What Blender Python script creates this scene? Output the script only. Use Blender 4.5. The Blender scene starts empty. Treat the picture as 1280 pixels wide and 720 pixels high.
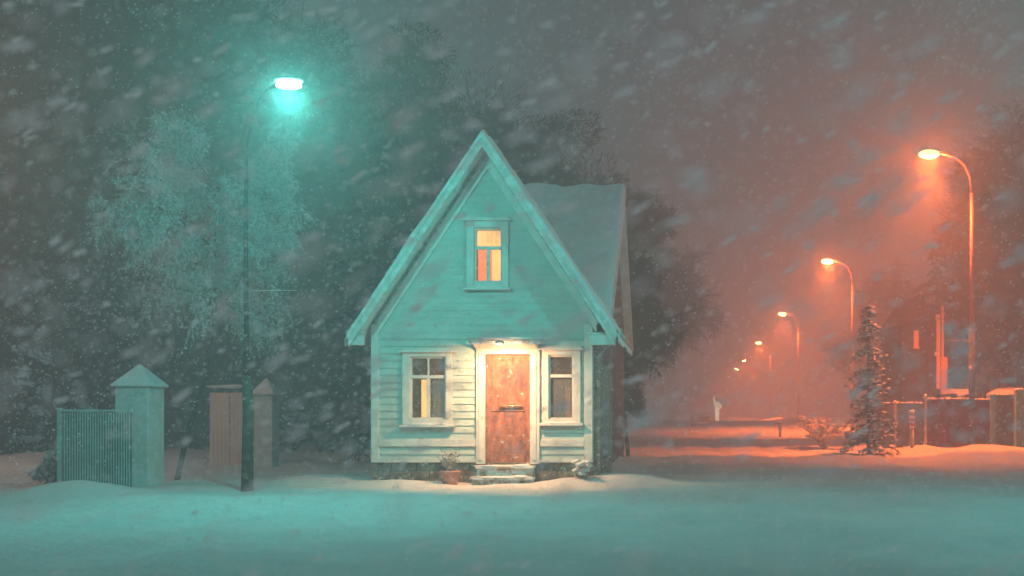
import bpy, bmesh, math, random
from mathutils import Vector, Matrix, noise
random.seed(11)
C = bpy.context.scene.collection
S = bpy.context.scene
PI = math.pi
F = 1372.0; CX = 870.0; CY = 524.0; EYE = 1.2
def P(px, py, d):                      # picture point at distance d -> metres
    return Vector(((px-CX)/F*d, d, EYE+(CY-py)/F*d))

# ------------------------------------------------------------------ materials
def nodes(name):
    m = bpy.data.materials.new(name); m.use_nodes = True
    nt = m.node_tree; b = nt.nodes['Principled BSDF']
    return m, nt, b
def mat(name, col, rough=.7, var=.15, scale=6., bump=.0, bscale=40., metal=0., col2=None, stretch=None, snow=0., snow_scale=7.):
    """base colour broken up by noise, optional bump, optional snow/frost stuck on it"""
    m, nt, b = nodes(name)
    tc = nt.nodes.new('ShaderNodeTexCoord'); mp = nt.nodes.new('ShaderNodeMapping')
    nt.links.new(tc.outputs['Object'], mp.inputs[0])
    if stretch: mp.inputs['Scale'].default_value = stretch
    n = nt.nodes.new('ShaderNodeTexNoise'); n.inputs['Scale'].default_value = scale; n.inputs['Detail'].default_value = 6
    nt.links.new(mp.outputs[0], n.inputs[0])
    r = nt.nodes.new('ShaderNodeValToRGB'); r.color_ramp.elements[0].position = .3; r.color_ramp.elements[1].position = .7
    c2 = col2 or tuple(max(0, c*(1-var*2)) for c in col)
    r.color_ramp.elements[0].color = (*c2, 1); r.color_ramp.elements[1].color = (*[min(1, c*(1+var*.5)) for c in col], 1)
    nt.links.new(n.outputs[0], r.inputs[0])
    out = r.outputs[0]
    if snow > 0:
        n2 = nt.nodes.new('ShaderNodeTexNoise'); n2.inputs['Scale'].default_value = snow_scale; n2.inputs['Detail'].default_value = 8; n2.inputs['Roughness'].default_value = .7
        nt.links.new(tc.outputs['Object'], n2.inputs[0])
        rr = nt.nodes.new('ShaderNodeValToRGB'); rr.color_ramp.elements[0].position = 1-snow-.04+.0; rr.color_ramp.elements[1].position = 1-snow+.06
        nt.links.new(n2.outputs[0], rr.inputs[0])
        mx = nt.nodes.new('ShaderNodeMix'); mx.data_type = 'RGBA'
        nt.links.new(rr.outputs[0], mx.inputs[0]); nt.links.new(out, mx.inputs[6]); mx.inputs[7].default_value = (.8, .82, .84, 1)
        out = mx.outputs[2]
    nt.links.new(out, b.inputs['Base Color'])
    b.inputs['Roughness'].default_value = rough; b.inputs['Metallic'].default_value = metal
    b.inputs['Specular IOR Level'].default_value = .25
    if bump > 0:
        n3 = nt.nodes.new('ShaderNodeTexNoise'); n3.inputs['Scale'].default_value = bscale; n3.inputs['Detail'].default_value = 5
        nt.links.new(mp.outputs[0], n3.inputs[0])
        bp = nt.nodes.new('ShaderNodeBump'); bp.inputs['Strength'].default_value = bump; bp.inputs['Distance'].default_value = .02
        nt.links.new(n3.outputs[0], bp.inputs['Height']); nt.links.new(bp.outputs[0], b.inputs['Normal'])
    return m
def glow(name, col, strength, base=(.8, .8, .8)):
    m, nt, b = nodes(name)
    b.inputs['Base Color'].default_value = (*base, 1)
    b.inputs['Emission Color'].default_value = (*col, 1); b.inputs['Emission Strength'].default_value = strength
    return m

M = {}
def snow_material(name, dark):
    m, nt, b = nodes(name)
    geo = nt.nodes.new('ShaderNodeNewGeometry')
    n = nt.nodes.new('ShaderNodeTexNoise'); n.inputs['Scale'].default_value = .55; n.inputs['Detail'].default_value = 9; n.inputs['Roughness'].default_value = .62
    mp = nt.nodes.new('ShaderNodeMapping'); mp.inputs['Scale'].default_value = (1, .6, 1)
    nt.links.new(geo.outputs['Position'], mp.inputs[0]); nt.links.new(mp.outputs[0], n.inputs[0])
    r = nt.nodes.new('ShaderNodeValToRGB'); r.color_ramp.elements[0].position = .33; r.color_ramp.elements[1].position = .68
    r.color_ramp.elements[0].color = (*dark, 1); r.color_ramp.elements[1].color = (.82, .84, .86, 1)
    nt.links.new(n.outputs[0], r.inputs[0]); nt.links.new(r.outputs[0], b.inputs['Base Color'])
    n2 = nt.nodes.new('ShaderNodeTexNoise'); n2.inputs['Scale'].default_value = 2.6; n2.inputs['Detail'].default_value = 12; n2.inputs['Roughness'].default_value = .72
    nt.links.new(geo.outputs['Position'], n2.inputs[0])
    bp = nt.nodes.new('ShaderNodeBump'); bp.inputs['Strength'].default_value = .8; bp.inputs['Distance'].default_value = .14
    nt.links.new(n2.outputs[0], bp.inputs['Height']); nt.links.new(bp.outputs[0], b.inputs['Normal'])
    b.inputs['Roughness'].default_value = .8; b.inputs['Specular IOR Level'].default_value = .15
    return m
M['snow'] = snow_material('snow_ground', (.66, .69, .71))
M['road'] = snow_material('packed_snow', (.62, .62, .62))
M['snowcap'] = mat('snow_cap', (.82, .84, .86), .8, .05, 5, .4, 14)
M['siding'] = mat('painted_siding', (.53, .67, .64), .7, .10, 1.6, .3, 26, stretch=(1, 1, 2.5), snow=.27, snow_scale=3.6)
M['trim'] = mat('painted_trim', (.76, .77, .74), .55, .08, 5, .2, 30, snow=.38, snow_scale=9)
M['verge'] = mat('verge_boards', (.62, .68, .66), .6, .12, 4, .15, 30, snow=.47, snow_scale=5)
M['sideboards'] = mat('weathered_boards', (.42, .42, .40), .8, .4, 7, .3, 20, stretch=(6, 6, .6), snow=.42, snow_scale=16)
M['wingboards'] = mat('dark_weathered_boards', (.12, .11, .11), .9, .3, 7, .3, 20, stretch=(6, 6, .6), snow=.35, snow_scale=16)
M['stone'] = mat('foundation_stone', (.24, .22, .20), .9, .45, 5, .9, 9, snow=.4, snow_scale=6)
M['step'] = mat('step_boards', (.40, .34, .28), .8, .2, 8, .3, 20, snow=.52, snow_scale=4)
M['door'] = mat('door_wood', (.42, .17, .11), .55, .28, 5, .2, 25, stretch=(3, 3, 1.2), snow=.36, snow_scale=9)
M['brass'] = mat('handle_metal', (.8, .62, .35), .3, .05, 20, metal=.8)
M['hood'] = mat('hood_boards', (.45, .46, .43), .7, .3, 9, .3, 22, snow=.5, snow_scale=10)
M['room'] = mat('room_wall', (.40, .26, .18), .9, .15, 3)
M['roofdark'] = mat('roof_underside', (.80, .84, .82), .8, .1, 5)
M['pipe'] = mat('painted_metal_pipe', (.45, .45, .45), .5, .2, 10, metal=.3, snow=.45, snow_scale=8)
M['polewood'] = mat('weathered_pole', (.12, .095, .08), .9, .35, 9, .6, 20, stretch=(2, 2, .5), snow=.34, snow_scale=6)
M['poledark'] = mat('dark_pole', (.05, .055, .06), .8, .2, 9)
M['polemetal'] = mat('galvanised_pole', (.34, .14, .16), .5, .15, 9, snow=.34, snow_scale=6)
M['poletar'] = mat('tarred_pole_base', (.07, .065, .05), .9, .3, 9, .4, 20, snow=.38, snow_scale=6)
M['housing'] = mat('lamp_housing', (.3, .3, .3), .5, .1, 9)
M['bark'] = mat('bark', (.055, .047, .042), .95, .35, 9, .6, 18)
M['barkfrost'] = mat('frosted_bark', (.16, .15, .14), .95, .35, 9, .6, 18, snow=.5, snow_scale=12)
M['needles'] = mat('dark_needles', (.030, .036, .030), .9, .4, 1.2, snow=.27, snow_scale=5)
M['twigs'] = mat('bare_twigs', (.045, .040, .038), .9, .4, 1.5, snow=.30, snow_scale=4)
M['frost'] = mat('frosted_twigs', (.62, .68, .68), .8, .25, 3)
M['glint'] = mat('glinting_twigs', (.26, .28, .28), .9, .3, 3, snow=.52, snow_scale=14)
M['dullfrost'] = mat('dull_frosted_twigs', (.22, .22, .21), .9, .4, 1.2)
M['plaster'] = mat('pillar_plaster', (.72, .74, .72), .9, .10, 2.5, .3, 12, snow=.45, snow_scale=5)
M['slat'] = mat('painted_slats', (.55, .60, .60), .6, .15, 3)
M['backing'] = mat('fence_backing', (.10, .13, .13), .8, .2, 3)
M['gate'] = mat('pale_pink_boards', (.86, .70, .66), .8, .08, 3, stretch=(1, 1, .3))
M['redfence'] = mat('dark_red_boards', (.10, .028, .026), .8, .3, 2.2, .3, 20, stretch=(5, 5, .6))
M['greyfence'] = mat('grey_boards', (.07, .075, .08), .8, .3, 3, .3, 20, stretch=(5, 5, .6))
M['teal'] = mat('teal_post', (.18, .34, .31), .7, .2, 5, snow=.35, snow_scale=8)
M['palepost'] = mat('pale_post', (.62, .55, .50), .7, .2, 5)
M['red'] = mat('red_paint', (.5, .03, .035), .6, .15, 9)
M['white'] = mat('white_paint', (.8, .8, .78), .6, .08, 9)
M['dark_house'] = mat('dark_timber', (.075, .05, .045), .9, .3, 3, .3, 20, stretch=(1, 1, 7))
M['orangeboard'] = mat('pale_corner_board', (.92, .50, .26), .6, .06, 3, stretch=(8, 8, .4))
M['pot'] = mat('clay_pot', (.55, .26, .20), .8, .15, 8, snow=.4, snow_scale=9)
M['coat'] = glow('glowing_coat', (1, .75, .45), 1.6, (.85, .84, .78))  # coat emits light itself, in place of lamplight on pale clothes
M['skin'] = mat('skin', (.55, .36, .28), .6, .05, 9)
M['hair'] = mat('hair', (.10, .07, .05), .8, .1, 20)
M['flake'] = mat('snow_flake', (.9, .92, .93), .8, .03, 9)
M['wood'] = mat('bench_wood', (.2, .13, .09), .8, .2, 9)

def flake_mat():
    m, nt, b = nodes('snow_flake_glowing')
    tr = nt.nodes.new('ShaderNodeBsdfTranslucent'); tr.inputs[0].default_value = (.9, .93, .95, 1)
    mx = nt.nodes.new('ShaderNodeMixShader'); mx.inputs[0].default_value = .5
    b.inputs['Emission Color'].default_value = (1, .97, .95, 1); b.inputs['Emission Strength'].default_value = .12  # faint glow added so the flakes look brighter, as if lamplit
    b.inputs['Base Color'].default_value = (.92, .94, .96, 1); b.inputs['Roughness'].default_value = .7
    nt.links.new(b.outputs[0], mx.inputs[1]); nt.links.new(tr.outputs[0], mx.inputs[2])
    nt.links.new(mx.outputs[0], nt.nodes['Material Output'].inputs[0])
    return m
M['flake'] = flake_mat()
def glass():
    m, nt, b = nodes('window_glass')
    b.inputs['Base Color'].default_value = (.9, .93, .93, 1); b.inputs['Roughness'].default_value = .08
    b.inputs['Transmission Weight'].default_value = .0; b.inputs['Alpha'].default_value = .28
    b.inputs['Base Color'].default_value = (.06, .06, .06, 1)
    n = nt.nodes.new('ShaderNodeTexNoise'); n.inputs['Scale'].default_value = 3; tc = nt.nodes.new('ShaderNodeTexCoord')
    nt.links.new(tc.outputs['Object'], n.inputs[0])
    r = nt.nodes.new('ShaderNodeValToRGB'); r.color_ramp.elements[0].color = (.03, .035, .035, 1); r.color_ramp.elements[1].color = (.22, .22, .22, 1)
    nt.links.new(n.outputs[0], r.inputs[0]); nt.links.new(r.outputs[0], b.inputs['Base Color'])
    return m
M['glass'] = glass()
def curtain(name, c1, c2, s):
    m, nt, b = nodes(name)
    w = nt.nodes.new('ShaderNodeTexWave'); w.inputs['Scale'].default_value = 9; w.inputs['Distortion'].default_value = 3; w.inputs['Detail'].default_value = 2
    tc = nt.nodes.new('ShaderNodeTexCoord'); nt.links.new(tc.outputs['Object'], w.inputs[0])
    r = nt.nodes.new('ShaderNodeValToRGB'); r.color_ramp.elements[0].color = (*c1, 1); r.color_ramp.elements[1].color = (*c2, 1)
    nt.links.new(w.outputs[0], r.inputs[0]); nt.links.new(r.outputs[0], b.inputs['Emission Color']); nt.links.new(r.outputs[0], b.inputs['Base Color'])
    b.inputs['Emission Strength'].default_value = s
    return m
M['curtain_hot'] = curtain('lit_curtain_yellow', (1.0, .42, .12), (1.0, .66, .22), 2.4)
M['curtain_red'] = curtain('lit_curtain_orange', (.85, .16, .06), (1.0, .30, .10), 2.3)
M['curtain_dim'] = curtain('dim_curtain', (.42, .28, .2), (.62, .45, .32), .35)

# ------------------------------------------------------------------ mesh helpers
def box(bm, x0, x1, y0, y1, z0, z1):
    v = [bm.verts.new(c) for c in ((x0,y0,z0),(x1,y0,z0),(x1,y1,z0),(x0,y1,z0),(x0,y0,z1),(x1,y0,z1),(x1,y1,z1),(x0,y1,z1))]
    for f in ((0,3,2,1),(4,5,6,7),(0,1,5,4),(1,2,6,5),(2,3,7,6),(3,0,4,7)): bm.faces.new([v[i] for i in f])
def prism_xz(bm, pts, y0, y1):
    """polygon in the XZ plane extruded along Y"""
    a = [bm.verts.new((x, y0, z)) for x, z in pts]; b = [bm.verts.new((x, y1, z)) for x, z in pts]
    n = len(pts)
    bm.faces.new(a); bm.faces.new(b[::-1])
    for i in range(n): bm.faces.new((a[i], b[i], b[(i+1) % n], a[(i+1) % n]))
def prism_yz(bm, pts, x0, x1):
    a = [bm.verts.new((x0, y, z)) for y, z in pts]; b = [bm.verts.new((x1, y, z)) for y, z in pts]
    n = len(pts)
    bm.faces.new(a); bm.faces.new(b[::-1])
    for i in range(n): bm.faces.new((a[i], b[i], b[(i+1) % n], a[(i+1) % n]))
def tube(bm, pts, radii, n=6, cap=True):
    pts = [Vector(p) for p in pts]; rings = []
    for i, p in enumerate(pts):
        d = (pts[min(i+1, len(pts)-1)]-pts[max(i-1, 0)])
        if d.length < 1e-6: d = Vector((0, 0, 1))
        d.normalize()
        u = d.cross(Vector((0, 0, 1)) if abs(d.z) < .9 else Vector((1, 0, 0))).normalized(); w = d.cross(u)
        rings.append([bm.verts.new(p+(u*math.cos(2*PI*k/n)+w*math.sin(2*PI*k/n))*radii[i]) for k in range(n)])
    for a, b in zip(rings, rings[1:]):
        for k in range(n): bm.faces.new((a[k], a[(k+1) % n], b[(k+1) % n], b[k]))
    if cap and n > 2:
        bm.faces.new(rings[0][::-1]); bm.faces.new(rings[-1])
def lump(bm, c, r, sub=2, rough=.25, seed=0):
    res = bmesh.ops.create_icosphere(bm, subdivisions=sub, radius=1)
    for v in res['verts']:
        k = 1+rough*noise.noise(v.co*1.7+Vector((seed*3.1, seed, 0)))
        v.co = Vector((v.co.x*r[0]*k, v.co.y*r[1]*k, v.co.z*r[2]*k))+Vector(c)
def obj(name, bm, m, parent=None, smooth=False, bev=0.):
    bmesh.ops.recalc_face_normals(bm, faces=bm.faces)
    me = bpy.data.meshes.new(name); bm.to_mesh(me); bm.free()
    if smooth:
        for p in me.polygons: p.use_smooth = True
    me.materials.append(m)
    o = bpy.data.objects.new(name, me); C.objects.link(o)
    if parent:
        o.parent = parent
        o.matrix_parent_inverse = Matrix.Translation(-Vector(world_loc(parent)))
    if bev:
        b = o.modifiers.new('bevel', 'BEVEL'); b.width = bev; b.segments = 2; b.limit_method = 'ANGLE'
    return o
def world_loc(o):
    l = Vector(o.location)
    return l if o.parent is None else Vector(o.location)+Vector(o.matrix_parent_inverse.translation)+world_loc(o.parent)
def B(): return bmesh.new()
def tag(o, label=None, cat=None, group=None, kind=None):
    if label: o['label'] = label
    if cat: o['category'] = cat
    if group: o['group'] = group
    if kind: o['kind'] = kind
    return o
def thing(name, loc, label, cat, group=None):
    o = bpy.data.objects.new(name, None); C.objects.link(o); o.location = loc
    o.empty_display_size = .2
    return tag(o, label, cat, group)
SNOWY = ('snow',)
def lpart(name, bm, m, parent, smooth=False, bev=0.):
    """part whose mesh is in the parent's own coordinates"""
    o = obj(name, bm, m, None, smooth, bev); o.parent = parent
    if name in SNOWY: o['kind'] = 'stuff'
    return o
def copy_tree(o, parent=None):
    c = o.copy(); C.objects.link(c); c.parent = parent
    for ch in list(o.children): copy_tree(ch, c)
    return c

# ------------------------------------------------------------------ ground
def sstep(a, b, x):
    t = min(1, max(0, (x-a)/(b-a))); return t*t*(3-2*t)
def bump2(x, y, cx, cy, sx, sy, h): return h*math.exp(-((x-cx)/sx)**2-((y-cy)/sy)**2)
def H(x, y, fine=True):
    z = 1.05*sstep(42, 86, y)+.0*y
    z += .9*sstep(120, 330, y)
    if fine:
        z += .10*(noise.noise(Vector((x*.22, y*.2, 0)))+.6*noise.noise(Vector((x*.6, y*.55, 3)))+.3*noise.noise(Vector((x*1.7, y*1.5, 7)))+.45*(.5-abs(noise.noise(Vector((x*1.1+y*.3, y*1.3, 21)))))*sstep(34, 26, y)+.16*noise.noise(Vector((x*3.1, y*3.0, 9))))*(1-.6*sstep(60, 100, y))
    z += bump2(x, y, -9.6, 17.0, 1.0, 1.0, .22)
    z += bump2(x, y, -5.2, 19.5, .8, .45, .13)+bump2(x, y, -2.4, 19.6, .6, .45, .08)+bump2(x, y, -6.9, 20.5, 1.2, 1.0, .16)
    z += bump2(x, y, -1.4, 20.4, 1.0, 1.0, .16)
    z += .22*sstep(5.4, 7.4, x)*(sstep(26, 32, y))*(1-sstep(120, 200, y)*.4)*(1+.5*noise.noise(Vector((x*.9, y*.7, 11))))
    z += .10*sstep(-.6, -1.8, x)*sstep(24, 28, y)
    z += .16*sstep(-11, -15, x)*sstep(16, 20, y)
    w = sstep(-2.5, -.8, x)*(1-sstep(60, 75, y))
    for ry, rh in ((29.5, .16), (34.5, .12), (41, .16), (50, .17)):
        z += w*rh*math.exp(-((y-ry-.35*math.sin(x*.5+ry))/1.0)**2)
    return z
def grid(name, xs, ys, f, m, kind='structure'):
    bm = B(); vs = [[bm.verts.new((x, y, f(x, y))) for x in xs] for y in ys]
    for j in range(len(ys)-1):
        for i in range(len(xs)-1):
            bm.faces.new((vs[j][i], vs[j][i+1], vs[j+1][i+1], vs[j+1][i]))
    o = obj(name, bm, m, None, True); tag(o, kind=kind); return o
def frange(a, b, n): return [a+(b-a)*i/(n-1) for i in range(n)]
xs = [-600, -300, -150, -90, -60, -45, -36]+frange(-30, 22, 261)+[26, 32, 40, 60, 90, 150, 300, 600]
ys = [-60, -20, -5, 0]+frange(4, 44, 201)+[45.5+i*1.5 for i in range(40)]+[112, 125, 140, 160, 190, 230, 280, 340, 450, 700]
gr = grid('ground', xs, ys, H, M['snow'])
tag(gr, 'deep trampled snow in front of the house and along the street', None)
def RH(x, y):
    c = 0
    for cx in (.6, 2.4, 3.4, 5.0): c -= .035*math.exp(-((x-cx-.25*math.sin(y*.07))/.22)**2)
    b = H(x, y)
    t = sstep(23, 27, y)
    return b+.012*t+(c-.0)*t*sstep(-1.2, -.6, x)
rd = grid('road', frange(-1.1, 5.9, 71), frange(24, 100, 300)+[104, 110, 120, 140, 170, 210, 260, 330], lambda x, y: RH(x, y)+.05*min(1, (x+1.1)/.8, (5.9-x)/.8, (y-24)/3)-.015, M['road'])

# ------------------------------------------------------------------ the house
Y0 = 20.0
XL, XR = -5.89, -1.90
XM = (XL+XR)/2+.08
ZA = 6.00                                   # ridge underside at wall
def zx(y): return EYE+(CY-y)/68.6           # picture row on the facade plane
def xx(x): return (x-CX)/68.6
house = thing('timber_house', (XM, Y0, 0), 'pale clapboard house with steep gable and lit doorway beside the street', 'house')
openings = [(xx(513), xx(558), zx(524), zx(446)), (xx(686), xx(717), zx(524), zx(444)), (xx(607), xx(663), zx(581), zx(443)), (xx(593), xx(628), zx(353), zx(285))]
EAVE = 2.83
SL = (6.33-2.78)/(6.15-3.79)                # roof slope
def roof_half(z):                           # half width of the gable at height z
    return (6.13-z)/SL
bm = B(); z = zx(577)
row = .131
while z < 6.05:
    z1 = z+row
    h = 9 if z1 < 2.9 else roof_half(z1)
    x0, x1 = max(XL, XM-h), min(XR, XM+h)
    if x1-x0 < .06: break
    cuts = sorted((a, b) for a, b, c, d in openings if not (z1 <= c+.02 or z >= d-.02))
    segs = []; cur = x0
    for a, b in cuts:
        segs.append((cur, a)); cur = b
    segs.append((cur, x1))
    for a, b in segs:
        if b-a < .02: continue
        prism_yz(bm, [(Y0-(.023 if z < 2.7 else .013), z+.002), (Y0-.002, z1+.006), (Y0+.12, z1), (Y0+.12, z)], a, b)
    z = z1
lpart_off = -Vector((XM, Y0, 0))
wall = obj('wall', bm, M['siding'], house)
# inner sheathing strips above/below openings so no light leaks
bm = B()
prism_xz(bm, [(XL, .45), (XR, .45), (XR, 2.9), (XM+.05, 6.0), (XM-.05, 6.0), (XL, 2.9)], 24.7, 24.8)
obj('rear_wall', bm, M['sideboards'], house)
# side walls (vertical boards)
for name, x in (('side_wall', XR), ('side_wall', XL)):
    bm = B(); y = Y0+.13; s = 1 if x == XR else -1
    while y < 24.7:
        w = .14
        d = .02 if int((y-Y0)/.15) % 2 else .0
        box(bm, min(x-.1*s, x+s*(.0+d)), max(x-.1*s, x+s*(.0+d)), y, y+w, .43, 2.95)
        y += .15
    obj(name, bm, M['sideboards'], house)
# foundation
bm = B()
x = XL+.03
box(bm, XL+.03, XR-.03, Y0+.05, 24.75, -.3, zx(578))
k = 0
for r_, (za, zb) in enumerate(((-.25, .10), (.105, .26), (.265, zx(578)-.004))):
    x = XL+.0
    while x < XR-.1:
        w = random.uniform(.28, .5); x1 = min(x+w, XR)
        j = random.uniform(0, .025)
        box(bm, x+.006, x1-.006, Y0+.012-j, Y0+.06, za, zb); x = x1
y = Y0+.07
while y < 24.6:
    w = random.uniform(.3, .5)
    for za, zb in ((-.25, .15), (.155, zx(578)-.004)): box(bm, XR-.05, XR-.01+random.uniform(0, .02), y, y+w-.01, za, zb)
    y += w
obj('foundation', bm, M['stone'], house, bev=.006)
# trims: corner boards, band board
for a, b in ((XL-.02, XL+.12), (XR-.13, XR+.02)):
    bm = B(); box(bm, a, b, Y0-.05, Y0+.12, zx(578), 2.93); obj('corner_board', bm, M['trim'], house, bev=.004)
for a, b in ((XL+.125, xx(595.5)), (xx(675), XR-.135)):
    bm = B(); box(bm, a, b, Y0-.045, Y0+.01, zx(558), zx(549)); obj('band_board', bm, M['trim'], house, bev=.004)
    bm = B(); box(bm, a, b, Y0-.060, Y0+.01, zx(578), zx(575)); obj('drip_board', bm, M['trim'], house, bev=.004)
# roof of the front part : two slabs, underside boards, snow
YF, YB = 19.42, 23.7
AX = -3.79; AZ = 6.33
def slab(bm, s, off0, off1, y0, y1, xe=2.36, top=0.):
    """band between two offsets measured straight down from the rake line; s=-1 left, +1 right"""
    pts = [(AX, AZ+off1+top), (AX+s*xe, AZ-SL*xe+off1), (AX+s*xe, AZ-SL*xe+off0), (AX, AZ+off0+top)]
    prism_xz(bm, pts, y0, y1)
for s in (-1, 1):
    bm = B(); slab(bm, s, -.19, -.05, YF+.05, YB); r_ = obj('roof', bm, M['roofdark'], house)
    bm = B(); 
    # snow on the slope with an uneven surface
    n, mm = 26, 22
    vt = [[None]*mm for _ in range(n)]; 
    for i in range(n):
        for j in range(mm):
            u = i/(n-1)*2.42; yy = YF-.02+(YB-YF)*j/(mm-1)
            t = .05+.05*noise.noise(Vector((u*1.3, yy*1.1, s*4)))+.02*noise.noise(Vector((u*5, yy*5, s)))
            if j == 0: t -= .05
            if i == n-1: t -= .03
            vt[i][j] = bm.verts.new((AX+s*u, yy, AZ-SL*u-.03+t*1.5))
    for i in range(n-1):
        for j in range(mm-1): bm.faces.new((vt[i][j], vt[i+1][j], vt[i+1][j+1], vt[i][j+1]))
    lo = [bm.verts.new((v.co.x, v.co.y, v.co.z-.12)) for v in vt[n-1]]
    for j in range(mm-1): bm.faces.new((vt[n-1][j], lo[j], lo[j+1], vt[n-1][j+1]))
    lf = [bm.verts.new((vt[i][0].co.x, vt[i][0].co.y, AZ-SL*(i/(n-1)*2.42)-.06)) for i in range(n)]
    for i in range(n-1): bm.faces.new((vt[i][0], vt[i+1][0], lf[i+1], lf[i]))
    obj('roof_snow', bm, M['snowcap'], r_, True)
    bm = B(); slab(bm, s, -.30, -.05, YF, YF+.045); obj('verge_board', bm, M['verge'], house)
    bm = B(); slab(bm, s, -.14, -.03, YF-.03, YF-.004, 2.38); obj('verge_moulding', bm, M['verge'], house)
    # frieze board on the wall following the rake
    bm = B(); slab(bm, s, -.58, -.34, Y0-.05, Y0-.026, 1.98); obj('rake_frieze', bm, M['trim'], house)
    bm = B(); slab(bm, s, -.42, -.34, Y0-.085, Y0-.052, 2.0); obj('rake_moulding', bm, M['trim'], house)
    # boxed eave return
    bm = B(); xa, xb = (AX-2.36, XL-.0) if s < 0 else (XR+.0, AX+2.36)
    box(bm, xa+.01, xb-.01, YF+.06, YF+.16, 2.52, 2.70); obj('eave_return', bm, M['trim'], house, bev=.006)
    bm = B(); box(bm, xa-.02, xb, YF+.05, YF+.2, 2.705, 2.74); obj('eave_cap', bm, M['hood'], house)
    # gutter and rafters tails along the eave
    bm = B(); tube(bm, [(AX+s*2.40, YF+.1, 2.74), (AX+s*2.40, 23.65, 2.71)], [.055, .055], 8); obj('gutter', bm, M['pipe'], house, True)

# rear wing : ridge parallel to the street front
WX0, WX1 = -5.75, -1.83
WE, WR = 3.38, 7.10; WYE, WYR = 23.3, 28.0
bm = B()
prism_yz(bm, [(WYE, WE), (WYR, WR), (32., WE), (31.9, WE-.12), (WYR, WR-.16), (WYE+.05, WE-.14)], WX0, WX1)
wr = obj('roof', bm, M['roofdark'], house)
bm = B(); n, mm = 28, 26
vt = [[bm.verts.new((WX0-.04+(WX1-WX0+.06)*i/(n-1), WYE-.05+(WYR-WYE+.05)*j/(mm-1),
      WE+(WR-WE)*j/(mm-1)+.10+.10*noise.noise(Vector((i*.22, j*.25, 9)))+.04*noise.noise(Vector((i*.7, j*.6, 3)))-(.05 if i == n-1 or j == 0 else 0))) for i in range(n)] for j in range(mm)]
for j in range(mm-1):
    for i in range(n-1): bm.faces.new((vt[j][i], vt[j][i+1], vt[j+1][i+1], vt[j+1][i]))
e = [bm.verts.new((v[-1].co.x, v[-1].co.y, v[-1].co.z-.1)) for v in vt]
for j in range(mm-1): bm.faces.new((vt[j][-1], e[j], e[j+1], vt[j+1][-1]))
obj('roof_snow', bm, M['snowcap'], wr, True)
bm = B(); prism_yz(bm, [(WYE+.02, WE-.26), (WYR, WR-.28), (WYR, WR-.05), (WYE+.02, WE-.03)], WX1+.004, WX1+.04); obj('verge_board', bm, M['verge'], house)
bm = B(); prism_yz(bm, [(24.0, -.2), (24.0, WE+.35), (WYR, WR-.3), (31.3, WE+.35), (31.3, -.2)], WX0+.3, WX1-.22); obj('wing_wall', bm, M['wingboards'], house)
bm = B(); tube(bm, [(-1.93, 23.8, -.1), (-1.93, 23.8, 2.9), (-1.80, 23.3, 3.2), (-1.72, 23.25, 3.3)], [.03]*4, 8); obj('downpipe', bm, M['pipe'], house, True)
bm = B(); tube(bm, [(-1.80, 20.16, -.05), (-1.80, 20.16, 2.35), (-1.50, 19.9, 2.62), (-1.42, 19.85, 2.72)], [.042]*4, 10); obj('downpipe', bm, M['pipe'], house, True)
for zz in (.7, 1.6): pass

# windows
def window(x0, x1, z0, z1, cx0, cx1, cz0, cz1, kind, mull, tr):
    """x0..x1,z0..z1 glass opening; c* outer casing; tr transom height"""
    f = B(); y0, y1 = Y0-.062, Y0-.020
    box(f, cx0, x0-.001, y0, y1, cz0, cz1); box(f, x1+.001, cx1, y0, y1, cz0, cz1)
    box(f, x0, x1, y0, y1, cz0, z0-.001); box(f, x0, x1, y0, y1, z1+.001, cz1)
    w = obj('window', f, M['trim'], house, bev=.004)
    s = B(); q = .03
    yy0, yy1 = Y0-.012, Y0+.05
    box(s, x0, x0+q, yy0, yy1, z0, z1); box(s, x1-q, x1, yy0, yy1, z0, z1)
    box(s, x0+q, x1-q, yy0, yy1, z0, z0+q); box(s, x0+q, x1-q, yy0, yy1, z1-q, z1)
    box(s, x0+q, x1-q, yy0-.01, yy1, tr-.028, tr+.028)
    if mull:
        box(s, (x0+x1)/2-.028, (x0+x1)/2+.028, yy0-.006, yy1-.003, z0+q, tr-.028)
        if mull > 1: box(s, (x0+x1)/2-.012, (x0+x1)/2+.012, yy0-.003, yy1-.003, tr+.028, z1-q)
    obj('frame', s, M['trim'], w)
    g = B(); box(g, x0+.01, x1-.01, Y0+.02, Y0+.024, z0+.01, z1-.01); obj('pane', g, M['glass'], w)
    si = B(); box(si, cx0-.05, cx1+.05, Y0-.13, Y0-.024, cz0-.045, cz0-.002); sl = obj('sill', si, M['trim'], w, bev=.006)
    sn = B(); lump(sn, ((cx0+cx1)/2, Y0-.085, cz0+.004), ((cx1-cx0)/2, .045, .022), 3, .5, cx0); obj('sill_snow', sn, M['snowcap'], w, True)
    hd = B(); box(hd, cx0-.06, cx1+.06, Y0-.12, Y0-.024, cz1+.002, cz1+.04); box(hd, cx0-.02, cx1+.02, Y0-.085, Y0-.024, cz1+.042, cz1+.075)
    obj('head_moulding', hd, M['trim'], w, bev=.005)
    rm = B(); box(rm, x0-.3, x1+.3, Y0+.9, Y0+.92, z0-.3, z1+.3); box(rm, x0-.3, x0-.28, Y0+.13, Y0+.9, z0-.3, z1+.3); box(rm, x1+.28, x1+.3, Y0+.13, Y0+.9, z0-.3, z1+.3)
    box(rm, x0-.28, x1+.28, Y0+.13, Y0+.9, z1+.28, z1+.3); box(rm, x0-.28, x1+.28, Y0+.13, Y0+.9, z0-.3, z0-.28)
    obj('room_lining', rm, M['room'], w)
    return w
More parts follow.
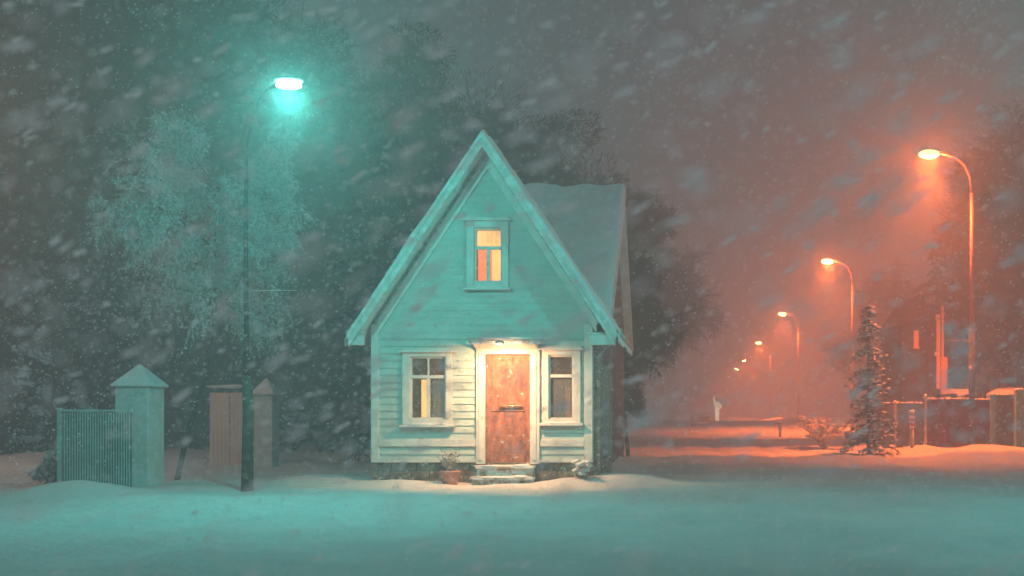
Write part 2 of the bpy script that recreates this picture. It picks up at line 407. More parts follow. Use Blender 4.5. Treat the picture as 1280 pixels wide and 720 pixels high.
def folds(bm, x0, x1, y, z0, z1, amp=.015, n=24):
    a = [bm.verts.new((x0+(x1-x0)*i/n, y+amp*math.sin(i*1.9), z0)) for i in range(n+1)]
    b = [bm.verts.new((x0+(x1-x0)*i/n, y+amp*math.sin(i*1.9+.2), z1)) for i in range(n+1)]
    for i in range(n): bm.faces.new((a[i], a[i+1], b[i+1], b[i]))
o1, o2, od, o3 = openings
w1 = window(o1[0], o1[1], o1[2], o1[3], xx(504), xx(566), zx(531), zx(441), 'l', 2, zx(471))
w2 = window(o2[0], o2[1], o2[2], o2[3], xx(678), xx(726), zx(529), zx(438), 'r', 0, zx(470))
w3 = window(o3[0], o3[1], o3[2], o3[3], xx(584), xx(636), zx(360), zx(277), 'u', 1, zx(310))
for (a, b, zt, zb, mm_) in ((595, 605, 309, 353, 'curtain_red'), (605.5, 612, 309, 353, 'curtain_red'), (612.5, 627, 309, 353, 'curtain_hot'), (594, 612, 286, 308.6, 'curtain_hot'), (612.5, 627.5, 286, 308.6, 'curtain_hot')):
    bm = B(); folds(bm, xx(a), xx(b), Y0+.2, zx(zb), zx(zt)); obj('curtain', bm, M[mm_], w3, True)
bm = B(); folds(bm, xx(524), xx(531), Y0+.16, zx(524), zx(474), .01, 10); obj('curtain', bm, M['curtain_hot'], w1, True)
bm = B(); folds(bm, xx(538), xx(557), Y0+.2, zx(524), zx(474)); obj('curtain', bm, M['curtain_dim'], w1, True)
bm = B(); folds(bm, xx(690), xx(712), Y0+.25, zx(524), zx(474)); obj('curtain', bm, M['curtain_dim'], w2, True)

# door, casing, hood, steps, porch lamp
bm = B(); dx0, dx1, dz0, dz1 = od
box(bm, xx(596), dx0-.001, Y0-.07, Y0+.1, zx(580), zx(437)); box(bm, dx1+.001, xx(675), Y0-.07, Y0+.1, zx(580), zx(437)); box(bm, dx0, dx1, Y0-.07, Y0+.1, dz1+.001, zx(437))
for a, b in ((xx(599), xx(604)), (xx(666), xx(671))): box(bm, a, b, Y0-.085, Y0-.072, zx(575), zx(441))
obj('door_casing', bm, M['trim'], house, bev=.004)
bm = B(); box(bm, dx0+.004, dx1-.004, Y0+.03, Y0+.08, dz0, dz1-.003)
# raised stiles and rails
q = .10
for a, b, c, d in ((dx0+.01, dx0+q, dz0+.01, dz1-.01), (dx1-q, dx1-.01, dz0+.01, dz1-.01), (dx0+q+.001, dx1-q-.001, dz1-q, dz1-.01), (dx0+q+.001, dx1-q-.001, dz0+.01, dz0+.2), (dx0+q+.001, dx1-q-.001, zx(514), zx(503))):
    box(bm, a, b, Y0+.012, Y0+.028, c, d)
dr = obj('door', bm, M['door'], house, bev=.006)
bm = B(); tube(bm, [(xx(624), Y0-.03, zx(508)), (xx(654), Y0-.03, zx(507))], [.016, .016], 8); tube(bm, [(xx(627), Y0-.03, zx(508)), (xx(627), Y0+.015, zx(508))], [.01, .01], 6); tube(bm, [(xx(651), Y0-.03, zx(507)), (xx(651), Y0+.015, zx(507))], [.01, .01], 6)
obj('handle', bm, M['brass'], dr, True)
bm = B(); box(bm, xx(589), xx(682), Y0-.46, Y0-.03, zx(430.5), zx(428)); box(bm, xx(592), xx(679), Y0-.42, Y0-.03, zx(427.8), zx(426)); box(bm, xx(590), xx(681), Y0-.47, Y0-.44, zx(432.5), zx(430.7))
hd = obj('door_hood', bm, M['hood'], house, bev=.004)
bm = B(); lump(bm, ((xx(589)+xx(682))/2, Y0-.25, zx(426)+.01), (.66, .2, .035), 3, .6, 3); obj('hood_snow', bm, M['snowcap'], hd, True)
for s in (xx(598), xx(673)):
    bm = B(); prism_yz(bm, [(Y0-.03, zx(445)), (Y0-.03, zx(431)), (Y0-.36, zx(431)), (Y0-.36, zx(433)), (Y0-.10, zx(437))], s-.02, s+.02); obj('hood_bracket', bm, M['trim'], hd)
bm = B()
st = [(zx(582), .32), (zx(595), .62), (zx(605), .92)]
for i, (zt, dd) in enumerate(st):
    hx = (.53, .56, .575)[i]; xc = xx(634)
    box(bm, xc-hx, xc+hx, Y0-dd, Y0-.0 if i == 0 else Y0-st[i-1][1]+.03, zt-.045, zt)
    box(bm, xc-hx+.03, xc+hx-.03, Y0-dd+.04, Y0-.0 if i == 0 else Y0-st[i-1][1]+.02, -.2, zt-.047)
sp = obj('steps', bm, M['step'], house, bev=.008)
bm = B()
for i, (zt, dd) in enumerate(st): 
    lump(bm, (xx(634)-.1, Y0-dd+.10, zt+.004), (.44, .10, .02), 3, .5, i)
    lump(bm, (xx(634)+.3, Y0-dd+.12, zt+.006), (.2, .12, .03), 2, .5, i+5)
obj('step_snow', bm, M['snowcap'], sp, True)
bm = B(); tube(bm, [(xx(635), Y0-.4, zx(431.6)), (xx(635), Y0-.78, zx(430.6)), (xx(635), Y0-.86, zx(432))], [.012, .012, .012], 8); tube(bm, [(xx(635), Y0-.86, zx(430)), (xx(635), Y0-.86, zx(433))], [.05, .085], 14)
pl = obj('porch_lamp', bm, M['housing'], house, True)
bm = B(); lump(bm, (xx(635), Y0-.86, zx(434)), (.05, .05, .025), 2, 0); obj('lamp_globe', bm, glow('porch_globe', (1, .72, .36), 14), pl, True)

def point(name, loc, col, power, r=.1, spot=None):
    l = bpy.data.lights.new(name, 'SPOT' if spot else 'POINT'); l.color = col; l.energy = power; l.shadow_soft_size = r
    if spot: l.spot_size = math.radians(spot); l.spot_blend = .9
    o = bpy.data.objects.new(name, l); C.objects.link(o); o.location = loc
    return o
pls = point('porch_light', (xx(635), Y0-.86, zx(437)), (1, .44, .19), 540, .06, 168)
pls.rotation_euler = (math.radians(34), 0, 0)
point('upstairs_light', (xx(610), Y0+.6, zx(330)), (1, .5, .18), 6, .1)
point('left_room_light', (xx(540), Y0+.55, zx(455)), (1, .5, .25), 3, .1)
point('right_room_light', (xx(700), Y0+.55, zx(455)), (1, .5, .3), 2, .1)

# ------------------------------------------------------------------ potted plant and snow-covered shrub by the steps
pp = thing('potted_plant', (-4.38, 19.55, H(-4.38, 19.55)), 'dry twiggy plant in a clay pot left of the front steps', 'potted plant')
bm = B(); tube(bm, [(0, 0, -.02), (0, 0, .2), (0, 0, .2), (0, 0, .23)], [.13, .17, .19, .19], 16); lpart('pot', bm, M['pot'], pp, True)
bm = B()
for i in range(46):
    a = random.uniform(0, 2*PI); r = random.uniform(.03, .25); h = random.uniform(.2, .42)
    tube(bm, [(0, 0, .2), (r*.5*math.cos(a), r*.5*math.sin(a), .2+h*.5), (r*math.cos(a+.3), r*math.sin(a+.3), .2+h)], [.005, .004, .003], 4)
    for q in range(3): lump(bm, (r*math.cos(a+.3)*(.6+.2*q), r*math.sin(a+.3)*(.6+.2*q), .2+h*(.6+.2*q)), (.014, .014, .012), 1)
lpart('stems', bm, M['barkfrost'], pp)
sh = thing('snowy_shrub', (-2.02, 19.6, H(-2.02, 19.6)), 'small shrub buried in snow by the right corner of the house', 'shrub')
bm = B()
for i in range(70):
    a = random.uniform(0, 2*PI); r = random.uniform(.03, .28); h = random.uniform(.1, .42)
    tube(bm, [(0, 0, 0), (r*.6*math.cos(a), r*.6*math.sin(a), h*.6), (r*math.cos(a+.3), r*math.sin(a+.3), h)], [.006, .004, .003], 4)
lpart('stems', bm, M['barkfrost'], sh)
bm = B()
for i in range(22):
    a = random.uniform(0, 2*PI); r = random.uniform(0, .2)
    lump(bm, (r*math.cos(a), r*math.sin(a), random.uniform(.05, .34)), (.06, .06, .035), 2, .6, i)
lpart('snow', bm, M['snowcap'], sh, True)

# ------------------------------------------------------------------ vegetation generators (local coordinates, base at 0,0,0)
class Rnd(random.Random): pass
def branch_tree(seed, h, spread, tw, weep=0., levels=4, lean=0., clear=.25, r0=None, twr=.006, tl=.35):
    """returns (trunk bmesh, crown bmesh): crown = fine twigs"""
    R = Rnd(seed); tb, cb = B(), B()
    r0 = r0 or h*.017
    def rnd(): return Vector((R.uniform(-1, 1), R.uniform(-1, 1), R.uniform(-1, 1)))
    ends = []
    def grow(p, d, L, r, lv):
        n = 5; pts = [p.copy()]; rad = [r]
        for i in range(n):
            d = (d+rnd()*.16+Vector((0, 0, (.05 if lv < 2 else -weep*.16)))).normalized()
            p = p+d*L/n; pts.append(p.copy()); rad.append(r*(1-.62*(i+1)/n))
            if lv < levels and (lv > 0 or i >= n*clear):
                k = 2 if lv < 3 else 2
                for _ in range(k):
                    ax = rnd().cross(d).normalized()
                    dd = (d*(R.uniform(.35, .9))+ax*R.uniform(.5, 1.)).normalized()
                    if lv == 0: dd = (dd+ax*spread*.6).normalized()
                    grow(p, dd, L*R.uniform(.38, .62)*(1.0 if lv else (.5+.5*spread)*(1.15-.6*i/n)), rad[-1]*.62, lv+1)
        if lv >= levels-1: ends.extend((q, d.copy()) for q in pts[1:])
        if lv <= 1: tube(tb, pts, rad, 8 if lv == 0 else 6, False)
        else: tube(tb if lv < 3 else cb, pts, [max(x, twr*.8) for x in rad], 3, False)
    grow(Vector((0, 0, -.3)), Vector((lean, 0, 1)).normalized(), h*.72, r0, 0)
    for q, d in ends:
        for _ in range(tw):
            e = (d+rnd()*.9+Vector((0, 0, -weep))).normalized(); L = R.uniform(.4, 1)*tl
            m1 = q+e*L*.5; e2 = (e+rnd()*.3+Vector((0, 0, -weep*.6))).normalized(); m2 = m1+e2*L*.5
            u = e.cross(rnd()).normalized()*twr*R.uniform(.6, 1.3)
            a = [cb.verts.new(v) for v in (q-u, q+u, m1+u*.8, m1-u*.8, m2)]
            cb.faces.new(a[:4]); cb.faces.new((a[3], a[2], a[4]))
    return tb, cb
def leafy_crown(bm, seed, clumps, per, size, hollow=.35):
    """many small leaf-size faces in clumps ; clumps=[(centre, radius xyz)]"""
    R = Rnd(seed)
    for c, r in clumps:
        for _ in range(per):
            while True:
                v = Vector((R.uniform(-1, 1), R.uniform(-1, 1), R.uniform(-1, 1)))
                if hollow < v.length < 1: break
            k = 1+.35*noise.noise(v*2+Vector(c))
            p = Vector(c)+Vector((v.x*r[0], v.y*r[1], v.z*r[2]))*k
            u = (Vector((R.uniform(-1, 1), R.uniform(-1, 1), R.uniform(-.6, 1)))+(p-Vector(c))*1.2).normalized()*size*R.uniform(1.2, 4.2)
            w = u.cross(Vector((R.uniform(-1, 1), R.uniform(-1, 1), R.uniform(-1, 1)))).normalized()*size*R.uniform(.12, .28)
            a = [bm.verts.new(x) for x in (p-u, p+w, p+u, p-w)]
            bm.faces.new(a)
def conifer(seed, h, w, dens=1., droop=.35, size=.09, snow=False, base=.06, raglevel=.35):
    R = Rnd(seed); tb, cb, sb = B(), B(), B()
    tube(tb, [(0, 0, -.3), (0, 0, h*.5), (0, 0, h)], [h*.017, h*.010, .01], 7)
    nw = int(h*4.2*dens); 
    for i in range(nw):
        t = base+(1-base)*(i+R.uniform(-.4, .4))/nw; z = h*t
        L0 = w*((1-t)**.8)*1.0+.12
        for k in range(R.randint(4, 6)):
            a = R.uniform(0, 2*PI); L = L0*R.uniform(1-raglevel*1.3, 1+raglevel*.5)
            n = max(3, int(L/.16)); pts = []
            for j in range(n+1):
                s = j/n
                pts.append(Vector((math.cos(a)*L*s, math.sin(a)*L*s, z+L*(.12*s-droop*s*s))))
            tube(tb, pts[::max(1, n//3)], [.018*(1-.7*q/len(pts[::max(1, n//3)])) for q in range(len(pts[::max(1, n//3)]))], 3, False)
            for p in pts[1:]:
                for _ in range(int(6*dens)+2):
                    side = Vector((-math.sin(a), math.cos(a), 0))
                    q = p+side*R.uniform(-.22, .22)*L*.6+Vector((R.uniform(-.05, .05), R.uniform(-.05, .05), R.uniform(-.12, .04)))
                    u = (Vector((math.cos(a), math.sin(a), -.5))+Vector((R.uniform(-1, 1), R.uniform(-1, 1), R.uniform(-.7, .3)))*.8).normalized()*size*R.uniform(.6, 1.4)
                    v = u.cross(Vector((R.uniform(-1, 1), R.uniform(-1, 1), R.uniform(-1, 1)))).normalized()*size*R.uniform(.15, .35)
                    cb.faces.new([cb.verts.new(x) for x in (q-u, q+v, q+u, q-v)])
                if snow and R.random() < .8:
                    lump(sb, p+Vector((0, 0, .03)), (R.uniform(.05, .12), R.uniform(.05, .12), R.uniform(.02, .045)), 1, .8, R.random()*9)
    return tb, cb, sb

# --- the frosted birch beside the left lamp
bx = -10.35; by = 20.9
tr = thing('frosted_birch', (bx, by, H(bx, by)), 'tall birch with frosted twigs glittering under the teal street lamp', 'tree')
tb, cb = branch_tree(5, 8.5, .44, 3, .45, 4, .24, .3, .07, .0036, .22)
tr.scale = (.78, .85, 1); tr.location.x = -9.95
lpart('trunk', tb, M['bark'], tr, True)
RR = Rnd(3); fb = B(); cv = list(cb.verts)
for v in RR.sample(cv, 9000):
    if noise.noise(v.co*.55) < -.12+.5*RR.random()-.25: continue
    q = RR.uniform(.009, .027)
    a = [fb.verts.new(v.co+Vector(d)*q) for d in ((1.5,0,0),(-1.5,0,.2),(0,1,0),(0,-1,0),(0,0,1),(0,0,-1))]
    for t3 in ((0,2,4),(2,1,4),(1,3,4),(3,0,4),(2,0,5),(1,2,5),(3,1,5),(0,3,5)): fb.faces.new([a[k] for k in t3])
tag(lpart('frost', fb, M['snowcap'], tr), kind='stuff')
lpart('crown', cb, M['glint'], tr)

# --- small frosted shrub behind the slatted fence
s2 = thing('frosted_shrub', (-11.0, 19.6, H(-11.0, 19.6)), 'frosted shrub arching over the slatted fence at far left', 'shrub')
tb, cb = branch_tree(8, 1.75, .5, 3, .5, 4, .1, .1, .025, .004, .16)
lpart('stem', tb, M['bark'], s2); lpart('foliage', cb, M['glint'], s2)

# --- background woods
tb, cb, sb = conifer(21, 9.5, 2.1, .8, .35, .13); sb.free()
cA = thing('spruce_tree', (-7.6, 27, 0), 'dark spruce standing right behind the left eave of the house', 'tree', 'dark spruces in the snowfall')
lpart('trunk', tb, M['bark'], cA); lpart('crown', cb, M['needles'], cA)
tb, cb, sb = conifer(22, 9.5, 2.9, .7, .5, .15, raglevel=.6); sb.free()
cB = thing('spruce_tree', (-10.2, 38, 0), 'broad ragged spruce between the stone pillars and the house', 'tree', 'dark spruces in the snowfall')
lpart('trunk', tb, M['bark'], cB); lpart('crown', cb, M['needles'], cB)
def leafy(seed, h, w, loc, label, group, m='twigs', size=.055, per=7000):
    R = Rnd(seed)
    t = thing('bare_tree', loc, label, 'tree', group)
    tb, cb = branch_tree(seed, h, .8, 2, .1, 4, R.uniform(-.06, .06), .3, None, .012, .5)
    cl = []
    for i in range(30):
        a = R.uniform(0, 2*PI); z = R.uniform(.2, .9); rr = w*math.sin(min(1, z*1.0)*PI)**.6*R.uniform(.1, .8)
        q = w*R.uniform(.16, .40)
        cl.append(((math.cos(a)*rr, math.sin(a)*rr, h*z), (q, q, q*R.uniform(.7, 1.2))))
    leafy_crown(cb, seed, cl, per//6, size, 0.)
    lpart('trunk', tb, M['bark'], t); lpart('crown', cb, M[m], t)
    return t
dA = leafy(31, 11.5, 4.0, (-5.2, 35, 0), 'large dark tree rising behind the roof ridge', 'dark bare trees in the snowfall')
dB = leafy(32, 7.2, 1.15, (-2.0, 33, 0), 'tangled tree beside the right wall of the house', 'dark bare trees in the snowfall', 'twigs', .045, 5000)
dC = leafy(33, 12.5, 3.6, (12.6, 41, .2), 'tall frosted tree behind the nearest orange street lamp', 'dark bare trees in the snowfall', 'twigs', .05)
dB.scale = (.5, .5, 1.0)
def place(src, x, y, s, rz, label):
    o = copy_tree(src); o.location = (x, y, H(x, y)-.1); o.scale = (s[0], s[0], s[1]); o.rotation_euler.z = rz; o['label'] = label
    return o
place(cA, -15.8, 38, (1.25, .85), 1., 'tall dark spruce directly behind the frosted birch')
place(cB, -17.8, 33, (1.1, .8), 2.2, 'low spruce fading into the snow behind the slatted fence')
place(cA, -19.5, 31, (1.4, .85), 3., 'leftmost of the spruces, cut by the picture edge')
place(cB, -14.3, 41, (1.1, .95), 4., 'shorter spruce behind the pink gate')
place(cA, -11.3, 38, (1.3, 1.05), 5., 'faint spruce between the gate and the house, deep in the haze')
place(dB, -3.2, 42, (.85, 1.3), 2., 'second tangled tree along the left kerb of the street')
place(dB, -4.8, 56, (1.2, 1.7), 4., 'faint far tree on the left of the street before the bench')
place(dB, -5.6, 76, (2.2, 2.0), 1., 'faintest tree at the left far end of the street')
place(dC, 17.2, 45, (1.2, 1.15), 1.3, 'tall dark tree at the right picture edge')
place(cB, 11.4, 52, (1.0, .98), 1.3, 'dark spruce between the two nearest orange lamps')
place(cA, 13.6, 54, (1.3, 1.05), .3, 'dark spruce behind the timber building with the pale corner')
place(dB, 14.3, 70, (1.9, 1.3), .3, 'dim tree behind the second orange street lamp')
place(dB, 16.8, 95, (2.4, 1.8), 2.3, 'dim tree behind the third orange street lamp')
place(dB, -6.95, 26, (.5, .5), 1.2, 'low tangle of twigs against the left wall of the house')
place(dB, -11.0, 36, (1.3, .6), 3.2, 'low dark bushy tree between the lamp pole and the house')
place(dB, -16.5, 37, (1.7, .75), 5.2, 'low dark bushy tree between the near pillar and the gate')
place(dA, -17.5, 37, (1.7, 1.75), .4, 'towering dark tree filling the upper left behind the birch')
place(dA, -24.5, 42, (1.9, 1.9), 4.4, 'towering dark tree cut by the left picture edge')
place(dA, -11.5, 43, (1.5, 1.45), 5.4, 'tall dark tree between the teal lamp and the gable')
place(dA, -21, 52, (1.8, 1.5), 1.0, 'huge faint tree behind the spruces at the upper left')
place(dA, -12.5, 55, (1.7, 1.4), 3.0, 'huge faint tree above and left of the house gable')
place(dA, 15.6, 47, (1.4, 1.35), 2.9, 'tall dark tree above the timber building')
place(dA, 20, 62, (1.8, 1.6), 2.5, 'huge faint tree behind the woods at the right edge')
place(dA, -6.5, 48, (1.3, 1.05), 2.0, 'pale outline of a second big tree behind the house ridge')

# --- snowy spruce by the street
sx, sy = 5.35, 34.0
ss = thing('snowy_spruce', (sx, sy, H(sx, sy)), 'slim young spruce with snow on its branches at the right kerb', 'tree')
tb, cb, sb = conifer(44, 4.7, .92, 1.5, .5, .06, True, .04, .5)
lpart('trunk', tb, M['bark'], ss); lpart('crown', cb, mat('spruce_needles', (.07, .075, .05), .9, .3, 2, snow=.4, snow_scale=10), ss); lpart('snow', sb, M['snowcap'], ss, True)
# --- low snowy bushes at the kerb
def bush(seed, loc, w, h, label):
    R = Rnd(seed); t = thing('snowy_bush', loc, label, 'bush', 'snow laden bushes by the street')
    tb, sb = B(), B()
    for i in range(40):
        a = R.uniform(0, 2*PI); L = R.uniform(.5, 1)
        e = Vector((math.cos(a)*w*L, math.sin(a)*w*.6*L, h*R.uniform(.4, 1)))
        pts = [Vector((0, 0, 0)), e*.5+Vector((0, 0, h*.15)), e]
        tube(tb, pts, [.02, .013, .006], 4, False)
        for q in range(9):
            p = pts[1].lerp(pts[2], q/8)
            for _ in range(3):
                d = Vector((R.uniform(-1, 1), R.uniform(-1, 1), R.uniform(-.6, .6)))*.22
                tube(tb, [p, p+d], [.006, .003], 3, False)
            if R.random() < .5: lump(sb, p+Vector((0, 0, .02)), (R.uniform(.05, .13), .05, .03), 1, .8, R.random()*9)
    lpart('stems', tb, M['barkfrost'], t); lpart('snow', sb, M['snowcap'], t, True)
    return t
bush(51, (4.6, 39.5, H(4.6, 39.5)), 1.0, 1.35, 'low bush with a snow covered bough left of the slim spruce')
t = thing('frosted_sapling', (11.9, 44, H(11.9, 44)), 'frosted sapling sticking up between the two snowy shed roofs', 'sapling')
tb, cb = branch_tree(61, 3.6, .5, 3, .1, 4, .05, .4, .04, .010, .25)
lpart('trunk', tb, M['barkfrost'], t); lpart('crown', cb, M['frost'], t)

# ------------------------------------------------------------------ street lamps
TEAL = (.12, 1.0, .86); ORANGE = (1.0, .15, .022)
def teal_lamp(x, y, label, z, hz, hx, hy):
    t = thing('street_lamp', (x, y, H(x, y)), label, 'street lamp', 'teal street lamps')
    bm = B(); tube(bm, [(0, 0, -.3), (.02, 0, 1.2), (.0, 0, 1.85)], [.10, .085, .075], 14)
    lpart('lower_pole', bm, M['polewood'], t, True)
    bm = B(); tube(bm, [(0, 0, 1.8), (-.02, 0, 4.2), (-.01, 0, z-.9)], [.045, .034, .026], 10); lpart('pole', bm, M['poledark'], t, True)
    bm = B(); n = 10
    tube(bm, [(-.01+(hx+.01)*(i/n)**1.2, hy*(i/n)**1.2, (z-.9)+(hz-z+.9)*(i/n)+.55*math.sin(i/n*PI)*(1-.3*i/n)) for i in range(n+1)], [.026-.010*i/n for i in range(n+1)], 8); lpart('arm', bm, M['poledark'], t, True)
    bm = B(); lump(bm, (hx+.05, hy-.1, hz+.04), (.20, .12, .05), 3, 0); hd = lpart('lamp_head', bm, M['housing'], t, True)
    bm = B(); lump(bm, (hx+.06, hy-.12, hz-.03), (.165, .10, .045), 3, 0); g = lpart('diffuser', bm, glow('teal_diffuser', (.62, 1, .93), 60), hd, True)
    return t
tl = teal_lamp(-7.2, 17.6, 'teal street lamp on a weathered pole in front of the birch', 6.3, 5.60, 1.75, -2.95)
point('teal_light', (-5.36, 14.45, 5.42), TEAL, 600, .1)
point('teal_light', (-5.36, 14.45, 5.40), TEAL, 260, .1, 165)
bm = B(); tube(bm, [P(315, 363, 17.6), P(371, 363, 19)], [.006, .006], 4); tag(obj('overhead_wire', bm, M['white'], None), 'short frosted overhead wire by the teal lamp pole', 'wire')
t2 = teal_lamp(7.9, 12.6, 'teal street lamp standing on the near side of the crossing', 7.3, 6.95, -.8, -.3)
point('teal_light', (7.15, 12.2, 6.7), TEAL, 900, .2)
ts = point('teal_light', (7.15, 12.25, 6.68), TEAL, 2300, .5, 60)  # extra beam added to brighten the rear wing roof
ts.rotation_euler = (Vector((-3.4, 25.5, 4.6))-Vector((7.15, 12.25, 6.68))).to_track_quat('-Z', 'Y').to_euler(); ts.data.spot_blend = 1.

lamp_rows = [(35.8, 'nearest and tallest orange street lamp, by the red fence'), (61, 'second orange street lamp, above the slim snowy spruce'), (96, 'third orange street lamp down the street'),
             (133, 'fourth orange street lamp down the street'), (175, 'fifth orange lamp, next beyond the fourth'), (209, 'sixth orange lamp, second farthest point of light'), (254, 'farthest orange lamp, lowest point of light on the street')]
point('sodium_light', (-17.6, 22, 7.4), (1, .42, .27), 1000, .2)
lroot = thing('street_lamp', (9.0, 35.8, 0), lamp_rows[0][1], 'street lamp', 'orange street lamps along the street')
HT = 9.55
bm = B(); tube(bm, [(0, 0, 0), (0, 0, 3.9)], [.115, .10], 12); lpart('pole_base', bm, M['poletar'], lroot, True)
bm = B(); tube(bm, [(0, 0, 3.9), (0, 0, 8.3)], [.075, .055], 10); lpart('pole', bm, M['polemetal'], lroot, True)
bm = B(); tube(bm, [(0, 0, 8.3), (-.05, 0, 8.8), (-.22, 0, 9.2), (-.5, 0, 9.45), (-1.1, 0, 9.62)], [.055, .05, .045, .04, .035], 8); lpart('arm', bm, M['polemetal'], lroot, True)
bm = B(); lump(bm, (-1.33, 0, 9.68), (.34, .14, .06), 3, 0); hd0 = lpart('lamp_head', bm, M['housing'], lroot, True)
bm = B(); lump(bm, (-1.40, 0, 9.57), (.34, .22, .14), 3, 0); lpart('diffuser', bm, glow('sodium_diffuser', (1, .50, .15), 11), hd0, True)
for i, (d, lab) in enumerate(lamp_rows):
    o = lroot if i == 0 else copy_tree(lroot)
    o['label'] = lab
    if i:
        df = [q for ch in o.children for q in ch.children if q.name.startswith('diffuser')][0]
        df.material_slots[0].link = 'OBJECT'; df.material_slots[0].material = glow('sodium_diffuser', (1, .52, .17), 14*math.exp(.018*(d-35)))
    x = (9.0, 8.7, 8.95, 9.0, 9.1, 9.1, 9.1)[i]
    o.location = (x, d, H(x, d, False)-(.0 if i == 0 else .4*sstep(40, 80, d)))
    point('sodium_light', (x-1.38, d, o.location.z+9.28), ORANGE, (2400, 2600, 3600, 4000, 3400, 3200, 3200)[i], .2)
    point('sodium_light', (x-1.38, d, o.location.z+9.26), ORANGE, (18000, 21000, 36000, 42000, 40000, 38000, 38000)[i], .2, (112, 116, 130, 140, 140, 140, 140)[i])

o = copy_tree(lroot); o['label'] = 'orange street lamp lighting the yard beyond the slatted fence'; o.location = (-19.0, 22, H(-19, 22)-2.1); o.rotation_euler.z = PI
# ------------------------------------------------------------------ left boundary: slatted fence, pillars, gate
fx0, fx1, fy = P(80, 0, 18.2).x, P(164, 0, 18.2).x, 18.2
f = thing('slatted_fence', ((fx0+fx1)/2, fy, 0), 'pale fence of narrow upright slats left of the near pillar', 'fence')
n = 26
bm = B()
for i in range(n):
    x = fx0+(fx1-fx0)*(i+.5)/n; tube(bm, [(x, fy-.02, .02), (x, fy-.02, 1.32)], [.012, .012], 6)
obj('slats', bm, M['slat'], f)
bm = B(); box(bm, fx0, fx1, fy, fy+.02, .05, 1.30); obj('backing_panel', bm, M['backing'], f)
bm = B(); box(bm, fx0-.02, fx1+.01, fy-.05, fy+.04, 1.325, 1.36); obj('top_rail', bm, M['slat'], f)
bm = B(); box(bm, fx0-.1, fx0-.03, fy-.03, fy+.04, -.1, 1.38); obj('post', bm, M['slat'], f)
def pillar(px, d, w, label):
    x = P(px, 0, d).x
    t = thing('gate_pillar', (x, d, H(x, d)), label, 'gate pillar', 'gate pillars with pointed caps')
    bm = B(); box(bm, -w/2, w/2, -w/2, w/2, -.2, 1.76); lpart('shaft', bm, M['plaster'], t, bev=.02)
    bm = B(); e = w/2+.06
    bot = [bm.verts.new(v) for v in ((-e, -e, 1.765), (e, -e, 1.765), (e, e, 1.765), (-e, e, 1.765))]
    b2 = [bm.verts.new(v) for v in ((-e, -e, 1.80), (e, -e, 1.80), (e, e, 1.80), (-e, e, 1.80))]
    b3 = [bm.verts.new(v) for v in ((-e*.45, -e*.45, 2.02), (e*.45, -e*.45, 2.02), (e*.45, e*.45, 2.02), (-e*.45, e*.45, 2.02))]
    top = bm.verts.new((0, 0, 2.20))
    bm.faces.new(bot[::-1])
    for i in range(4):
        j = (i+1) % 4; bm.faces.new((bot[i], bot[j], b2[j], b2[i])); bm.faces.new((b2[i], b2[j], b3[j], b3[i])); bm.faces.new((b3[i], b3[j], top))
    lpart('cap', bm, M['snowcap'], t, bev=.03)
    return t
pillar(175, 19.9, .60, 'near plaster pillar with a pointed snowy cap beside the slatted fence')
pillar(333, 27, .47, 'far pillar with a pointed snowy cap just right of the lamp pole')
gx0, gx1 = P(262, 0, 28).x, P(312, 0, 28).x
g = thing('yard_gate', ((gx0+gx1)/2, 28, 0), 'pale pink double gate left of the far pillar', 'gate')
for a, b in ((gx0, (gx0+gx1)/2-.01), ((gx0+gx1)/2+.01, gx1)):
    bm = B(); nb = 5
    for i in range(nb): box(bm, a+(b-a)*i/nb+.003, a+(b-a)*(i+1)/nb-.003, 28, 28.03, -.1, 1.86)
    l = obj('gate_leaf', bm, M['gate'], g)
    for zz in (.3, 1.0, 1.8):
        bm = B(); box(bm, a, b, 28.031, 28.07, zz, zz+.08); obj('rail', bm, M['gate'], l)
bm = B(); lump(bm, ((gx0+gx1)/2, 28, 2.03), ((gx1-gx0)/2, .07, .05), 3, .5, 2); obj('snow', bm, M['snowcap'], g, True)

# ------------------------------------------------------------------ right boundary: fences, posts, sheds, timber building
def board_fence(name, xa, xb, y, z0, z1, m, label, bw=.14):
    t = thing(name, ((xa+xb)/2, y, 0), label, 'fence'); bm = B(); x = xa
    R = Rnd(int(xa*10))
    while x < xb-.01:
        x1 = min(x+bw, xb); box(bm, x+.003, x1-.003, y+R.uniform(0, .015), y+.035, z0, z1+R.uniform(-.015, .015)); x = x1
    obj('boards', bm, m, t)
    bm = B()
    nn = 40; R2 = Rnd(5)
    for i in range(nn):
        if R2.random() < .8: lump(bm, (xa+(xb-xa)*(i+.5)/nn, y+.02, z1+.025), ((xb-xa)/nn*.8, .05, R2.uniform(.015, .05)), 1, .6, i)
    obj('snow', bm, M['snowcap'], t, True)
    return t
fd = 36.6
X = lambda px, d=fd: (px-CX)/F*d
rf = board_fence('board_fence', X(1158), X(1213), fd, 0, 1.86, M['redfence'], 'dark red board fence topped with snow behind the nearest orange lamp')
rf2 = board_fence('board_fence', X(1216), X(1240), fd, 0, 1.84, M['redfence'], 'short dark red fence bay between the lamp pole and teal post')
rf3 = board_fence('board_fence', X(1244), X(1330), fd+.3, 0, 2.0, M['greyfence'], 'dark grey board fence right of the teal post')
rf4 = board_fence('board_fence', X(1085, fd+2), X(1155, fd+2), fd+2, 0, 1.75, M['greyfence'], 'dim board fence between the slim spruce and the red fence')
def post(px, d, r, z0, z1, m, label, cap=False):
    x = X(px, d); t = thing('fence_post', (x, d, 0), label, 'fence post')
    bm = B(); box(bm, x-r, x+r, d-r, d+r, z0, z1); obj('shaft', bm, m, t, bev=.01)
    bm = B(); lump(bm, (x, d, z1+.03), (r*1.3, r*1.3, .05), 2, .4, px); obj('snow', bm, M['snowcap'], t, True)
